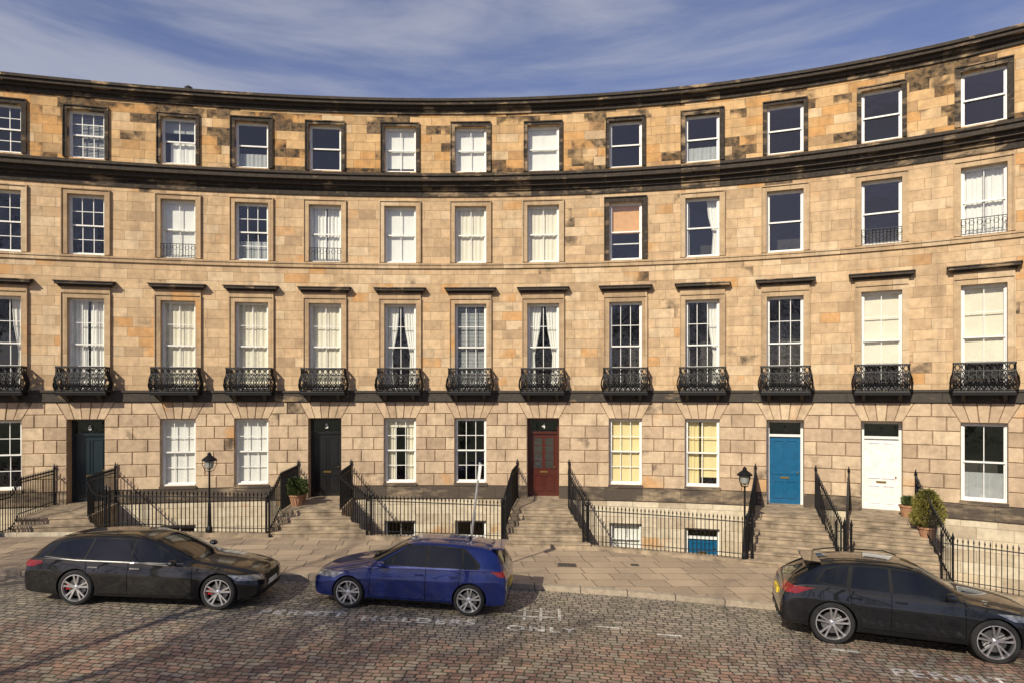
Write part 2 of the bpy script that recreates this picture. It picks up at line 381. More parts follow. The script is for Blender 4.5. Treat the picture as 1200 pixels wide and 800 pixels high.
# ------------------------------------------------------------------ windows
wc={}
def window(H,cols,rows,fill,w=W):
    key=(H,cols,rows,fill)
    if key in wc: return wc[key]
    m=M(); h=w/2; f=.05
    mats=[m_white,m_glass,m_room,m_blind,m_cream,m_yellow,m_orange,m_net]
    m.box(-h,-h+f,0,.14,0,H); m.box(h-f,h,0,.14,0,H); m.box(-h+f,h-f,0,.14,H-f,H); m.box(-h+f,h-f,-.03,.14,0,f)
    mid=H*.5
    for (a,b,y) in ((mid-.025,H-f,.025),(f,mid+.025,.075)):
        x0=-h+f;x1=h-f;r=.038
        m.box(x0,x0+r,y,y+.04,a,b);m.box(x1-r,x1,y,y+.04,a,b);m.box(x0+r,x1-r,y,y+.04,b-r,b);m.box(x0+r,x1-r,y,y+.04,a,a+r+.01)
        for cc in range(1,cols):
            x=x0+(x1-x0)*cc/cols; m.box(x-.011,x+.011,y+.004,y+.03,a+r,b-r)
        for rr in range(1,rows):
            z=a+(b-a)*rr/rows; m.box(x0+r,x1-r,y+.006,y+.028,z-.011,z+.011)
        m.face([(x0,y+.02,a),(x1,y+.02,a),(x1,y+.02,b),(x0,y+.02,b)],1)
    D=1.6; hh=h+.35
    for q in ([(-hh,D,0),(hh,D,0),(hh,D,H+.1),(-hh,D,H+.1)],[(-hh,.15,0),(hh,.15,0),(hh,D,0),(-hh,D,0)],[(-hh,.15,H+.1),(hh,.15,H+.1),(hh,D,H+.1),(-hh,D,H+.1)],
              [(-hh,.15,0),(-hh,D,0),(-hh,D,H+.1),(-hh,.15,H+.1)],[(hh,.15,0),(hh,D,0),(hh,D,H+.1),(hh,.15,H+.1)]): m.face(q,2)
    def cloth(x0,x1,z0,z1,mi,amp=.018,fr=9.,y=.2,taper=0):
        n=max(4,int((x1-x0)/.035))
        for k in range(n):
            a=x0+(x1-x0)*k/n;b=x0+(x1-x0)*(k+1)/n
            ya=y+amp*math.sin(a*fr*2*math.pi)+amp*.5*math.sin(a*23); yb=y+amp*math.sin(b*fr*2*math.pi)+amp*.5*math.sin(b*23)
            if taper:
                zm=z0+(z1-z0)*.4; c=x0 if taper>0 else x1
                la=c+(a-c)*.5; lb=c+(b-c)*.5; zt=z0+(z1-z0)*.7; ta=c+(a-c)*.86; tb=c+(b-c)*.86
                m.face([(a,ya,z1),(b,yb,z1),(tb,yb,zt),(ta,ya,zt)],mi)
                m.face([(ta,ya,zt),(tb,yb,zt),(lb,yb,zm),(la,ya,zm)],mi)
                m.face([(la,ya,zm),(lb,yb,zm),(c+(b-c)*.62,yb,z0),(c+(a-c)*.62,ya,z0)],mi)
            else: m.face([(a,ya,z0),(b,yb,z0),(b,yb,z1),(a,ya,z1)],mi)
    if fill=='white': cloth(-h,h,.02,H,3,.004,2.,.165)
    if fill=='whitehi': cloth(-h,h,H*.12,H,3,.004,2.,.165)
    if fill=='cream': cloth(-h,h,.02,H,4,.014,6.,.175)
    if fill=='creamhi': cloth(-h,h,H*.27,H,4,.004,2.,.165)
    if fill=='yellow': cloth(-h,h,.02,H,5,.003,2.,.165)
    if fill=='orange': cloth(-h,h,H*.48,H,6,.004,2.,.165); cloth(-h,h,H*.30,H*.32,3,.003)
    if fill=='net':
        k=int(H/.05)
        for q in range(k): m.face([(-h,.18,q*.05),(h,.18,q*.05),(h,.205,q*.05+.038),(-h,.205,q*.05+.038)],7)
    if fill=='half': cloth(-h*.6,h,0,H*.55,3,.01,5); cloth(-h,h,H*.72,H,7,.004,2)
    if fill=='drapes': cloth(-h,-h*.12,0,H,3,.02,10,.2,1); cloth(h*.12,h,0,H,3,.02,10,.2,-1)
    if fill=='drapesc': cloth(-h,-h*.35,0,H,4,.02,10); cloth(h*.35,h,0,H,4,.02,10); cloth(-h,h,H*.86,H,4,.008,5,.16)
    if fill=='full': cloth(-h,-.03,0,H,3,.02,8); cloth(.03,h,0,H,3,.02,8)
    if fill=='right': cloth(h*.25,h,0,H,3,.02,10,.22,-1); cloth(-h,-h*.75,0,H,7,.02,10)
    if fill=='low': cloth(-h,h,0,H*.36,7,.01,7)
    if fill=='ycurt': cloth(-h,-.1,0,H,5,.02,8); cloth(-.04,h,.3,H,5,.006,3)
    me=m.mesh('sash_window',mats); wc[key]=me; return me
A=[(3,2,'dark'),(3,2,'net'),(2,1,'half'),(1,1,'low'),(1,1,'dark'),(2,1,'whitehi'),(2,1,'white'),(1,1,'white'),(1,1,'dark'),(1,1,'low'),(1,1,'dark'),(1,1,'dark'),(1,1,'dark')]
B=[(3,2,'dark'),(3,2,'dark'),(2,1,'white'),(3,2,'low'),(2,1,'full'),(2,1,'white'),(2,1,'cream'),(2,1,'cream'),(1,1,'orange'),(1,1,'right'),(1,1,'dark'),(1,1,'dark'),(2,1,'full')]
C=[(3,2,'right'),(3,2,'full'),(2,2,'cream'),(2,2,'cream'),(2,2,'cream'),(2,2,'drapes'),(3,2,'net'),(2,2,'drapes'),(3,2,'dark'),(3,2,'right'),(3,2,'dark'),(2,2,'creamhi'),(2,2,'creamhi')]
Dd=[(3,2,'dark'),None,(3,2,'white'),(3,2,'white'),None,(3,2,'drapesc'),(3,2,'dark'),None,(3,2,'yellow'),(2,2,'ycurt'),None,None,(2,1,'low')]
for bi,s in enumerate(BS):
    i=bi-OFF; j=i%13
    for tab,(z0,z1) in ((A,ZA),(B,ZB),(C,ZC),(Dd,ZD)):
        if tab is Dd and i in doors: continue
        t=tab[j] or (3,2,'dark')
        add('sash_window',window(z1-z0,*t),terr,place(s,-.13,z0))
    if i in baseopen and baseopen[i]=='w': add('basement_window',window(1.17,2,1,'white' if i==8 else 'dark'),terr,place(s,-.16,-1.05))
# ------------------------------------------------------------------ doors
dcol={'navy':(.010,.022,.030),'black':(.01,.01,.011),'brown':(.075,.014,.008),'blue':(.004,.10,.22),'white':(.78,.77,.75)}
m_brass=simple('brass',(.6,.4,.12),.3,metal=1.)
def door(col,H=2.83,w=W,glazed=False,fan=.56):
    m=M(); h=w/2; lh=H-fan; f=.08
    fr=1 if col=='white' or col=='blue' else 0
    m.box(-h,-h+f,-.02,.12,0,H,fr);m.box(h-f,h,-.02,.12,0,H,fr);m.box(-h+f,h-f,-.02,.12,H-f,H,fr);m.box(-h+f,h-f,-.03,.12,lh,lh+f,fr)
    a=-h+f;b=h-f
    m.box(a,b,.04,.09,0.02,lh,0)
    st=.11
    def fram(x0,x1,z0,z1):
        m.box(x0,x0+.03,.015,.04,z0,z1,0);m.box(x1-.03,x1,.015,.04,z0,z1,0);m.box(x0+.03,x1-.03,.015,.04,z0,z0+.03,0);m.box(x0+.03,x1-.03,.015,.04,z1-.03,z1,0)
    for x0,x1 in ((a+st,-.03),(.03,b-st)):
        fram(x0,x1,.2,.78); fram(x0,x1,1.0,lh-.12)
        if glazed:
            m.box(x0+.03,x1-.03,.03,.038,1.03,lh-.15,4); m.face([(x0+.03,.028,1.03),(x1-.03,.028,1.03),(x1-.03,.028,lh-.15),(x0+.03,.028,lh-.15)],2)
            for q in range(1,4): m.box(x0+.03,x1-.03,.018,.03,1.03+q*.27,1.05+q*.27,0)
    m.box(-.14,.14,.02,.04,.86,.92,3); m.box(b-.1,b-.06,-.03,.04,1.05,1.09,3)
    m.box(a,b,-.01,.04,0.02,.16,0)
    m.face([(a,.05,lh+f),(b,.05,lh+f),(b,.05,H-f),(a,.05,H-f)],2)
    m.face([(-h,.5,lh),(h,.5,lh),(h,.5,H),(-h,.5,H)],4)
    m.box(-h,h,-.45,.1,-.03,.02,5)
    mc=simple('door_paint_'+col,dcol[col],.3,coat=.3,var=.15)
    return m.mesh('front_door',[mc,m_white,m_glass,m_brass,m_room,m_step])
for bi,s in enumerate(BS):
    i=bi-OFF
    if i in doors: add('front_door',door(doors[i],glazed=(doors[i]=='brown')),terr,place(s,-.40,.95))
    if baseopen.get(i)=='d': add('basement_door',door('blue',1.76,fan=.4),terr,place(s,-.2,-1.71))
def textmesh(txt,size,bold=0.,sp=1.):
    cu=bpy.data.curves.new('txt','FONT'); cu.body=txt; cu.size=size; cu.offset=bold; cu.space_character=sp; cu.align_x='CENTER' if sp==1. else 'LEFT'
    o=bpy.data.objects.new('tmp',cu); bpy.context.scene.collection.objects.link(o)
    dg=bpy.context.evaluated_depsgraph_get(); me=bpy.data.meshes.new_from_object(o.evaluated_get(dg)); bpy.data.objects.remove(o); me.materials.clear(); return me
for i,tx in ((1,'6'),(4,'5'),(7,'4'),(10,'3'),(11,'2')):
    me=textmesh(tx,.24,.004); me.materials.append(m_white if i<10 else m_iron)
    add('house_number',me,terr,place(BS[i+OFF],-.34,3.42)@Matrix.Rotation(math.pi/2,4,'X'))
# ------------------------------------------------------------------ balconies
bm_=M(); Wb=.745; pr=.36
def bell(z): return .09*math.sin(min(1,z/.62)*math.pi)
def bpt(u,z):
    L1=pr; L2=2*Wb
    o=bell(z)
    if u<L1: return Vector((-Wb-o,-u,z))
    if u<L1+L2: return Vector((-Wb+(u-L1),-pr-o,z))
    return Vector((Wb+o,-(pr-(u-L1-L2)),z))
Lt=2*pr+2*Wb
for z,r in ((.03,.035),(.64,.022),(.86,.032),(.1,.018)):
    bm_.tube([bpt(0,z),bpt(pr-.001,z),bpt(pr+.001+0,z)]+[bpt(pr+2*Wb-.001,z),bpt(pr+2*Wb+.001,z),bpt(Lt,z)],r,4)
nc=12
for k in range(nc+1):
    u=Lt*k/nc
    bm_.tube([bpt(u,z) for z in (0.03,.15,.31,.5,.64,.86)],.017,4)
for k in range(nc):
    uc=Lt*(k+.5)/nc
    for (zc,ru_,rz) in ((.24,.066,.11),(.24,.030,.05),(.50,.06,.11),(.50,.028,.045),(.75,.062,.085)):
        bm_.tube([bpt(uc+ru_*math.cos(a*math.pi/4),zc+rz*math.sin(a*math.pi/4)) for a in range(8)],.017,4,0,True)
    bm_.tube([bpt(uc-.08,.1),bpt(uc+.03,.3),bpt(uc-.03,.45),bpt(uc+.08,.64)],.017,4)
    bm_.tube([bpt(uc+.08,.1),bpt(uc-.03,.3),bpt(uc+.03,.45),bpt(uc-.08,.64)],.017,4)
bm_.box(-Wb-.02,Wb+.02,-pr-.03,.1,-.07,.0,0)
for x in (-.5,.5): bm_.hexa([(x-.05,-.10,-.26),(x+.05,-.10,-.26),(x+.05,.02,-.26),(x-.05,.02,-.26)],[(x-.05,-pr,-.07),(x+.05,-pr,-.07),(x+.05,.02,-.07),(x-.05,.02,-.07)],1)
bal=bm_.mesh('balcony',[m_iron,m_band])
for s in BS: add('balcony',bal,terr,place(s,.11,4.68))
b2=M()
b2.tube([(-.56,.1,0),(-.56,-.06,0),(.56,-.06,0),(.56,.1,0)],.012); b2.tube([(-.56,.1,.45),(-.56,-.06,.45),(.56,-.06,.45),(.56,.1,.45)],.013)
for k in range(12):
    x=-.55+k*.1; b2.tube([(x,-.06,0),(x,-.06,.45)],.008)
for k in range(6): b2.tube([(-.5+k*.2+.07*math.cos(a*.785),-.06,.32+.07*math.sin(a*.785)) for a in range(8)],.008,4,0,True)
b2m=b2.mesh('window_guard',[m_iron])
for i in (2,4,11,12): add('window_guard',b2m,terr,place(BS[i+OFF],.0,ZB[0]+.03))
# ------------------------------------------------------------------ ground, road, pavement
kp=[(-150,-30),(-60,10),(-40,13.2),(-20,15.3),(-11,16.1),(-4,16.65),(.8,16.5),(5.9,15.65),(9.7,14.5),(14,12.6),(20,9),(27,3),(40,-12),(150,-150)]
def yk(x):
    x=max(kp[0][0],min(kp[-1][0]-.001,x))
    for i in range(len(kp)-1):
        if kp[i][0]<=x<kp[i+1][0]: break
    def sl(j):
        a=kp[max(0,j-1)];b=kp[min(len(kp)-1,j+1)]; return (b[1]-a[1])/(b[0]-a[0])
    h=kp[i+1][0]-kp[i][0]; t=(x-kp[i][0])/h
    return (2*t**3-3*t*t+1)*kp[i][1]+(t**3-2*t*t+t)*h*sl(i)+(-2*t**3+3*t*t)*kp[i+1][1]+(t**3-t*t)*h*sl(i+1)
t=NT('stone_setts'); ob=t.ob()
wv=t.n.new('ShaderNodeTexNoise'); t.l.new(ob,wv.inputs['Vector']); wv.inputs['Scale'].default_value=.35; wv.inputs['Detail'].default_value=2
va=t.n.new('ShaderNodeVectorMath'); va.operation='SCALE'; t.l.new(wv.outputs['Color'],va.inputs[0]); va.inputs['Scale'].default_value=.5
wv2=t.n.new('ShaderNodeTexNoise'); t.l.new(ob,wv2.inputs['Vector']); wv2.inputs['Scale'].default_value=7; wv2.inputs['Detail'].default_value=2
vs=t.n.new('ShaderNodeVectorMath'); vs.operation='SCALE'; t.l.new(wv2.outputs['Color'],vs.inputs[0]); vs.inputs['Scale'].default_value=.06
vb=t.n.new('ShaderNodeVectorMath'); vb.operation='ADD'; t.l.new(ob,vb.inputs[0]); t.l.new(va.outputs[0],vb.inputs[1])
vc=t.n.new('ShaderNodeVectorMath'); vc.operation='ADD'; t.l.new(vb.outputs[0],vc.inputs[0]); t.l.new(vs.outputs[0],vc.inputs[1])
mp=t.map(vc.outputs[0],(1,1,1),(0,0,math.radians(4)))
r,f=t.brick(mp,.225,.135,.015,.35,.5,.8,3)
n1=t.noise(ob,.5,3); n2=t.noise(ob,14,4); r2=t.math('FRACT',t.math('MULTIPLY',r,9.3)); r3=t.math('FRACT',t.math('MULTIPLY',r,23.1))
sx=t.n.new('ShaderNodeSeparateXYZ'); t.l.new(ob,sx.inputs[0])
grey=t.mix(r2,(.40,.335,.26,1),(.19,.165,.135,1)); red=t.mix(r2,(.42,.245,.165,1),(.21,.13,.095,1))
red=t.mix(t.rng(r3,.6,.7,0,1),red,(.36,.29,.21,1))
zone=t.rng(t.math('ADD',sx.outputs[1],t.math('MULTIPLY',n1,4.)),14.2,16.2,0,1)
col=t.mix(zone,red,grey)
col=t.mix(t.rng(n2,.35,.7,0,.25),col,(.14,.12,.10,1)); col=t.mix(t.rng(n1,.45,.7,0,.3),col,(.42,.35,.27,1))
n5=t.noise(t.map(ob,(.25,1.6,1)),.8,3); col=t.mix(t.rng(n5,.52,.72,0,.4),col,(.11,.10,.08,1))
n6=t.noise(ob,1.7,3); mossy=t.math('MULTIPLY',f,t.rng(n6,.45,.6,0,1))
col=t.mix(f,col,(.05,.042,.034,1)); col=t.mix(mossy,col,(.075,.078,.03,1))
t.set(Base_Color=col,Roughness=t.rng(n2,.3,.7,.5,.8)); t.bump(t.math('ADD',t.math('MULTIPLY',f,-1.),t.math('ADD',t.math('MULTIPLY',n2,.4),t.math('MULTIPLY',r3,.4))),1.,.035)
m_sett=t.mat
t=NT('paving_flags'); ob=t.ob(); mp=t.map(ob,(1,1,1),(0,0,math.radians(-8)))
r,f=t.brick(mp,.95,.62,.010,.2,.4,.75,3); n1=t.noise(ob,.8,4); n2=t.noise(ob,11,4); r2=t.math('FRACT',t.math('MULTIPLY',r,9.3))
col=t.mix(r2,(.44,.335,.225,1),(.29,.22,.15,1)); col=t.mix(t.rng(n1,.4,.7,0,.5),col,(.23,.18,.13,1)); col=t.mix(t.rng(n2,.4,.7,0,.35),col,(.45,.36,.26,1)); col=t.mix(f,col,(.06,.05,.035,1))
n7=t.noise(ob,26,2); col=t.mix(t.rng(n7,.68,.72,0,.5),col,(.08,.07,.06,1))
t.set(Base_Color=col,Roughness=.85); t.bump(t.math('ADD',t.math('MULTIPLY',f,-1.),t.math('ADD',t.math('MULTIPLY',n2,.2),t.math('MULTIPLY',r2,.2))),.6,.02); m_flag=t.mat
t=NT('kerb_stone'); ob=t.ob(); r,f=t.brick(t.map(ob,(1,1,1)),1.1,50,.012); n2=t.noise(ob,8,4)
col=t.mix(r,(.40,.33,.24,1),(.28,.23,.17,1)); col=t.mix(t.rng(n2,.4,.7,0,.5),col,(.16,.13,.10,1)); col=t.mix(f,col,(.05,.04,.03,1)); t.set(Base_Color=col,Roughness=.85); t.bump(n2,.4,.01); m_kerb=t.mat
m_grass=simple('garden_grass',(.06,.09,.025),.9,var=.5,sc=3,bump=.5)
m_earth=simple('ground_earth',(.12,.10,.07),.95,var=.3,sc=.5)
rd=M()
xs=[-150,-110,-80,-60,-48]+[-40+k for k in range(71)]+[34,40,60,90,150]
for a,b in zip(xs[:-1],xs[1:]):
    n=12
    for k in range(n):
        f0=k/n;f1=(k+1)/n
        q=[(a,yk(a)-11.5*(1-f0)),(b,yk(b)-11.5*(1-f0)),(b,yk(b)-11.5*(1-f1)),(a,yk(a)-11.5*(1-f1))]
        rd.face([(x,y+(.25 if (k==n-1 and i>1) else 0),gz(x)) for i,(x,y) in enumerate(q)])
rd.obj('cobbled_road',[m_sett],smooth=True)
g=M()
for a,b in zip(xs[:-1],xs[1:]):
    g.face([(a,-320,gz(a)+.1),(b,-320,gz(b)+.1),(b,yk(b)-11.5,gz(b)+.1),(a,yk(a)-11.5,gz(a)+.1)])
    g.face([(a,yk(a)-11.5,gz(a)+.1),(b,yk(b)-11.5,gz(b)+.1),(b,yk(b)-11.5,gz(b)-.1),(a,yk(a)-11.5,gz(a)-.1)])
g.obj('garden_lawn',[m_grass])
g=M(); g.face([(-400,-400,-3),(400,-400,-3),(400,400,-3),(-400,400,-3)]); g.obj('ground',[m_earth])
AO=3.6
pv=M();kb=M()
ss=[-34+ k*.5 for k in range(int(66/.5))]
rows=[]
for s in ss:
    p,tt,ni=frame(s)
    b=p-ni*AO; lo,hi=0,25.
    for _ in range(40):
        m_=(lo+hi)/2; q=b-ni*m_
        if q.y>yk(q.x): lo=m_
        else: hi=m_
    rows.append((b,b-ni*lo,ni))
for (b0,k0,n0),(b1,k1,n1) in zip(rows[:-1],rows[1:]):
    if (k1-k0).length>3: continue
    kk0=k0+n0*.2;kk1=k1+n1*.2; N=6
    for j in range(N):
        q=[kk0.lerp(b0,j/N),kk1.lerp(b1,j/N),kk1.lerp(b1,(j+1)/N),kk0.lerp(b0,(j+1)/N)]
        pv.face([(v.x,v.y,gz(v.x)+.125) for v in q])
    kb.face([(k0.x,k0.y,gz(k0.x)+.13),(k1.x,k1.y,gz(k1.x)+.13),(kk1.x,kk1.y,gz(kk1.x)+.13),(kk0.x,kk0.y,gz(kk0.x)+.13)])
    kb.face([(k0.x,k0.y,gz(k0.x)-.05),(k1.x,k1.y,gz(k1.x)-.05),(k1.x,k1.y,gz(k1.x)+.13),(k0.x,k0.y,gz(k0.x)+.13)])
pv.obj('pavement',[m_flag],smooth=True); kb.obj('kerb',[m_kerb])
ba=M()
def gp(s,n):
    q=P(s,n,0); return gz(q.x)+.125
s=SL
while s<SR-.01:
    e=min(s+.6,SR)
    ba.face([P(s,0,-1.75),P(e,0,-1.75),P(e,AO,-1.75),P(s,AO,-1.75)],0)
    za,zb=gp(s,AO),gp(e,AO)
    ba.face([P(e,AO-.15,-1.75),P(s,AO-.15,-1.75),P(s,AO-.15,za+.1),P(e,AO-.15,zb+.1)],1,[(e,-1.75),(s,-1.75),(s,za),(e,zb)])
    s=e
ba.obj('basement_area',[m_area,m_base],terr)
m_cast=simple('cast_iron_cover',(.09,.08,.07),.55,metal=.3,var=.5,sc=25,bump=.6)
for (x,y,w_,d_,h_) in ((1.5,18.6,.5,.38,.127),(-4.6,18.2,.3,.3,.127),(3.4,18.9,.22,.22,.127)):
    m=M()
    m.hexa([(x-w_/2,y-d_/2,gz(x-w_/2)+h_-.02),(x+w_/2,y-d_/2,gz(x+w_/2)+h_-.02),(x+w_/2,y+d_/2,gz(x+w_/2)+h_-.02),(x-w_/2,y+d_/2,gz(x-w_/2)+h_-.02)],[(x-w_/2,y-d_/2,gz(x-w_/2)+h_+.008),(x+w_/2,y-d_/2,gz(x+w_/2)+h_+.008),(x+w_/2,y+d_/2,gz(x+w_/2)+h_+.008),(x-w_/2,y+d_/2,gz(x-w_/2)+h_+.008)])
    for q in range(1,5):
        xx=x-w_/2+w_*q/5; m.box(xx-.012,xx+.012,y-d_/2+.03,y+d_/2-.03,gz(xx)+h_,gz(xx)+h_+.014)
    m.obj('manhole_cover',[m_cast])
# ------------------------------------------------------------------ entrance steps + railings
def railing(name,pts,H=1.15,sp=.115):
    m=M(); pts=[Vector(p) for p in pts]
    up=Vector((0,0,1))
    m.tube([p+up*(H-.1) for p in pts],.02,4); m.tube([p+up*.13 for p in pts],.016,4)
    acc=0.
    for a,b in zip(pts[:-1],pts[1:]):
        L=(b-a).length
        if L<1e-6: continue
        x=sp-acc if acc>0 else 0.
        while x<L:
            p=a.lerp(b,x/L)
            m.tube([p,p+up*(H-.04)],.0135,4,0,False,False)
            q=p+up*(H-.04)
            m.tube([q,q+up*.035,q+up*.13],[.013,.027,.002],4,0,False,False)
            x+=sp
        acc=(L-(x-sp))%sp
    for p in (pts[0],pts[-1]):
        m.tube([p,p+up*(H+.06)],.03,6); q=p+up*(H+.06)
        m.tube([q,q+up*.04,q+up*.10,q+up*.2],[.03,.05,.03,.003],6)
    return m.obj(name,[m_iron])
ends={}
flares={-2:(1.2,1.6),1:(1.15,1.9),4:(1.15,2.1),7:(1.15,1.6),10:(1.15,1.5),11:(1.0,1.6),14:(1.2,1.5)}
for i in doors:
    bi=i+OFF
    if not (0<=bi<len(BS)): continue
    s=BS[bi]; p,tt,ni=frame(s); fl,frr=flares[i]
    if i==10: frr=min(frr,(BS[bi+1]-s)-1.15)
    def L(a,b,z,p=p,tt=tt,ni=ni):
        q=p+tt*a-ni*b; return Vector((q.x,q.y,z))
    foot=L(0,AO+.1,0); g0=gz(foot.x)+.125
    top=.945; n=max(2,round((top-g0)/.165)); rise=(top-g0)/n
    tread=.31; bt=AO+.15-tread*(n-1); bt=min(bt,2.6)
    if n*tread>2.2: tread=.29
    st=M(); hw=.98
    def wl(b):
        t_=max(0,min(1,(b-bt)/(AO-bt))); return hw+(fl-hw)*t_
    def wr(b):
        t_=max(0,min(1,(b-bt)/(AO-bt))); return hw+(frr-hw)*t_
    def slab(b0,b1,z0,z1,o=0):
        st.hexa([L(-wl(b1)-o,b1,z0),L(wr(b1)+o,b1,z0),L(wr(b0)+o,b0,z0),L(-wl(b0)-o,b0,z0)],[L(-wl(b1)-o,b1,z1),L(wr(b1)+o,b1,z1),L(wr(b0)+o,b0,z1),L(-wl(b0)-o,b0,z1)],0)
    slab(.062,bt,-1.75,top-.06); slab(.062,bt+.025,top-.058,top)
    b=bt
    for k in range(1,n):
        z=top-rise*k; b1=bt+tread*k
        slab(b+.001,b1,-1.75 if b1<AO else g0-.3,z-.055); slab(b+.027,b1+.025,z-.053,z)
        b=b1
    bend=b
    st.obj('stone_steps',[m_step])
    for sg,wf in ((-1,wl),(1,wr)):
        pts=[L(sg*(wf(0)-.06),.1,top),L(sg*(wf(0)-.06),bt,top)]
        K2=5
        for k in range(1,K2+1):
            bb=bt+(AO-bt)*k/K2
            t_=(bb-bt)/(bend-bt)
            zz=max(top-(top-g0)*t_,g0+.02)
            pts.append(L(sg*(wf(bb)-.06),bb,zz))
        railing('iron_railing',pts)
        ends[(bi,sg)]=s+sg*(wf(AO)-.06)
idx=[i+OFF for i in doors if 0<=i+OFF<len(BS)]; idx.sort()
runs=[(SL,ends[(idx[0],-1)])]+[(ends[(a,1)],ends[(b,-1)]) for a,b in zip(idx[:-1],idx[1:])]+[(ends[(idx[-1],1)],SR)]
cp=M()
for a,b in runs:
    if b-a<.2: continue
    n=max(2,int((b-a)/.6)); pts=[]
    for k in range(n+1):
        s=a+(b-a)*k/n; q=P(s,AO-.06,0); q.z=gz(q.x)+.125+.12; pts.append(q)
    for k in range(n):
        s0=a+(b-a)*k/n; s1=a+(b-a)*(k+1)/n
        z0=gp(s0,AO);z1=gp(s1,AO)
        cp.face([P(s0,AO+.1,z0-.1),P(s1,AO+.1,z1-.1),P(s1,AO+.1,z1+.12),P(s0,AO+.1,z0+.12)],0)
        cp.face([P(s0,AO+.1,z0+.12),P(s1,AO+.1,z1+.12),P(s1,AO-.2,z1+.12),P(s0,AO-.2,z0+.12)],0)
        cp.face([P(s1,AO-.2,z1-.15),P(s0,AO-.2,z0-.15),P(s0,AO-.2,z0+.12),P(s1,AO-.2,z1+.12)],0)
    railing('iron_railing',pts)
cp.obj('railing_coping',[m_step])
# ------------------------------------------------------------------ street lamps
m_lampglass=simple('lamp_glass',(.30,.31,.29),.15,spec=.8)
def lamp(S,h):
    q=P(S,AO-.02,0); z0=gz(q.x)+.2
    m=M(); m.lathe([(.09,0),(.09,.15),(.06,.25),(.045,.9),(.03,1.0),(.028,h-.35),(.05,h-.33),(.02,h-.3)],10,0)
    for a in range(4):
        an=a*math.pi/2+.4; ca,sa=math.cos(an),math.sin(an)
        m.tube([(0,0,h-.34),(.12*ca,.12*sa,h-.3),(.2*ca,.2*sa,h-.12),(.19*ca,.19*sa,h+.02)],.012,4)
    m.lathe([(.03,h-.28),(.11,h-.22),(.14,h-.05),(.14,h+.0)],14,1)
    m.lathe([(.21,h-.01),(.22,h+.02),(.17,h+.07),(.09,h+.13),(.06,h+.15),(.06,h+.2),(.03,h+.23),(.0,h+.26)],14,0)
    m.lathe([(.0,h-.012),(.21,h-.01)],14,0)
    m.obj('street_lamp',[m_iron,m_lampglass],None,Matrix.Translation((q.x,q.y,z0)))
lamp(s_at_bearing((247-600)/800)+.95,2.2)
lamp(s_at_bearing((874-600)/800)-.1,2.45)
m_galv=simple('galvanised_steel',(.5,.5,.5),.4,metal=.7)
m=M(); m.tube([(0,0,0),(.32,.03,2.85)],.03,10)
m.hexa([(.27,-.16,2.42),(.33,-.16,2.42),(.33,.16,2.42),(.27,.16,2.42)],[(.31,-.16,2.8),(.37,-.16,2.8),(.37,.16,2.8),(.31,.16,2.8)],1); m.lathe([(.05,0),(.05,.04),(.035,.05)],10,0)
z=gz(-1.1)+.13; m.obj('parking_sign_post',[m_galv,m_white],None,Matrix.Translation((-1.12,17.0,z)))
# ------------------------------------------------------------------ plants
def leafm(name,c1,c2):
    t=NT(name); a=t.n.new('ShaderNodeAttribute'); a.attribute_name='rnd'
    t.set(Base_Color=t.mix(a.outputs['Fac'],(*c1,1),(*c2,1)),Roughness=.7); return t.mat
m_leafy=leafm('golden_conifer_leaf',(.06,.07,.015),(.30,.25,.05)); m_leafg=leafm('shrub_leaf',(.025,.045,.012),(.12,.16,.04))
def shrub(name,pos,rx,rz,lm,n=2600,cone=.5,pot=True):
    m=M(); b=.34 if pot else 0
    if pot: m.lathe([(.0,0),(.16,0),(.22,.3),(.25,.31),(.25,.36),(.2,.36),(0,.32)],14,1)
    m.tube([(0,0,b-.05),(.01,0,b+rz*.8)],.03,5,2)
    for k in range(n):
        a=R()*6.283; h=R(); rr=(1-cone*h)*math.sqrt(max(0,1-(2*h-1)**4))*rx*(.8+.25*math.sin(a*5+h*9)+.12*R())
        rr*=math.sqrt(.35+.65*R()); p=Vector((rr*math.cos(a),rr*math.sin(a),b+h*rz*(.95+.1*R())))
        d=Vector((math.cos(a)+R()-.5,math.sin(a)+R()-.5,.8+R()-.3)).normalized(); w=d.cross(Vector((R()-.5,R()-.5,R()-.5))).normalized()*.016; l=d*(.05+.04*R())
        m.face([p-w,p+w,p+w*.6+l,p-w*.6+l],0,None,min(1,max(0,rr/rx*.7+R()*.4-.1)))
    m.obj(name,[lm,m_pot,m_iron],None,Matrix.Translation(pos))
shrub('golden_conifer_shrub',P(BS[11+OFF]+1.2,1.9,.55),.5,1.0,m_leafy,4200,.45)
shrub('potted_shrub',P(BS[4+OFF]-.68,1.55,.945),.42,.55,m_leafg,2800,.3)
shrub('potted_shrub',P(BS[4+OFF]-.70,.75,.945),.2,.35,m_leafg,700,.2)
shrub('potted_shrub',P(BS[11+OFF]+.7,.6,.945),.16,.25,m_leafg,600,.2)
m_bark=simple('tree_bark',(.10,.08,.06),.95,var=.4,sc=5,bump=.5)
tm={}
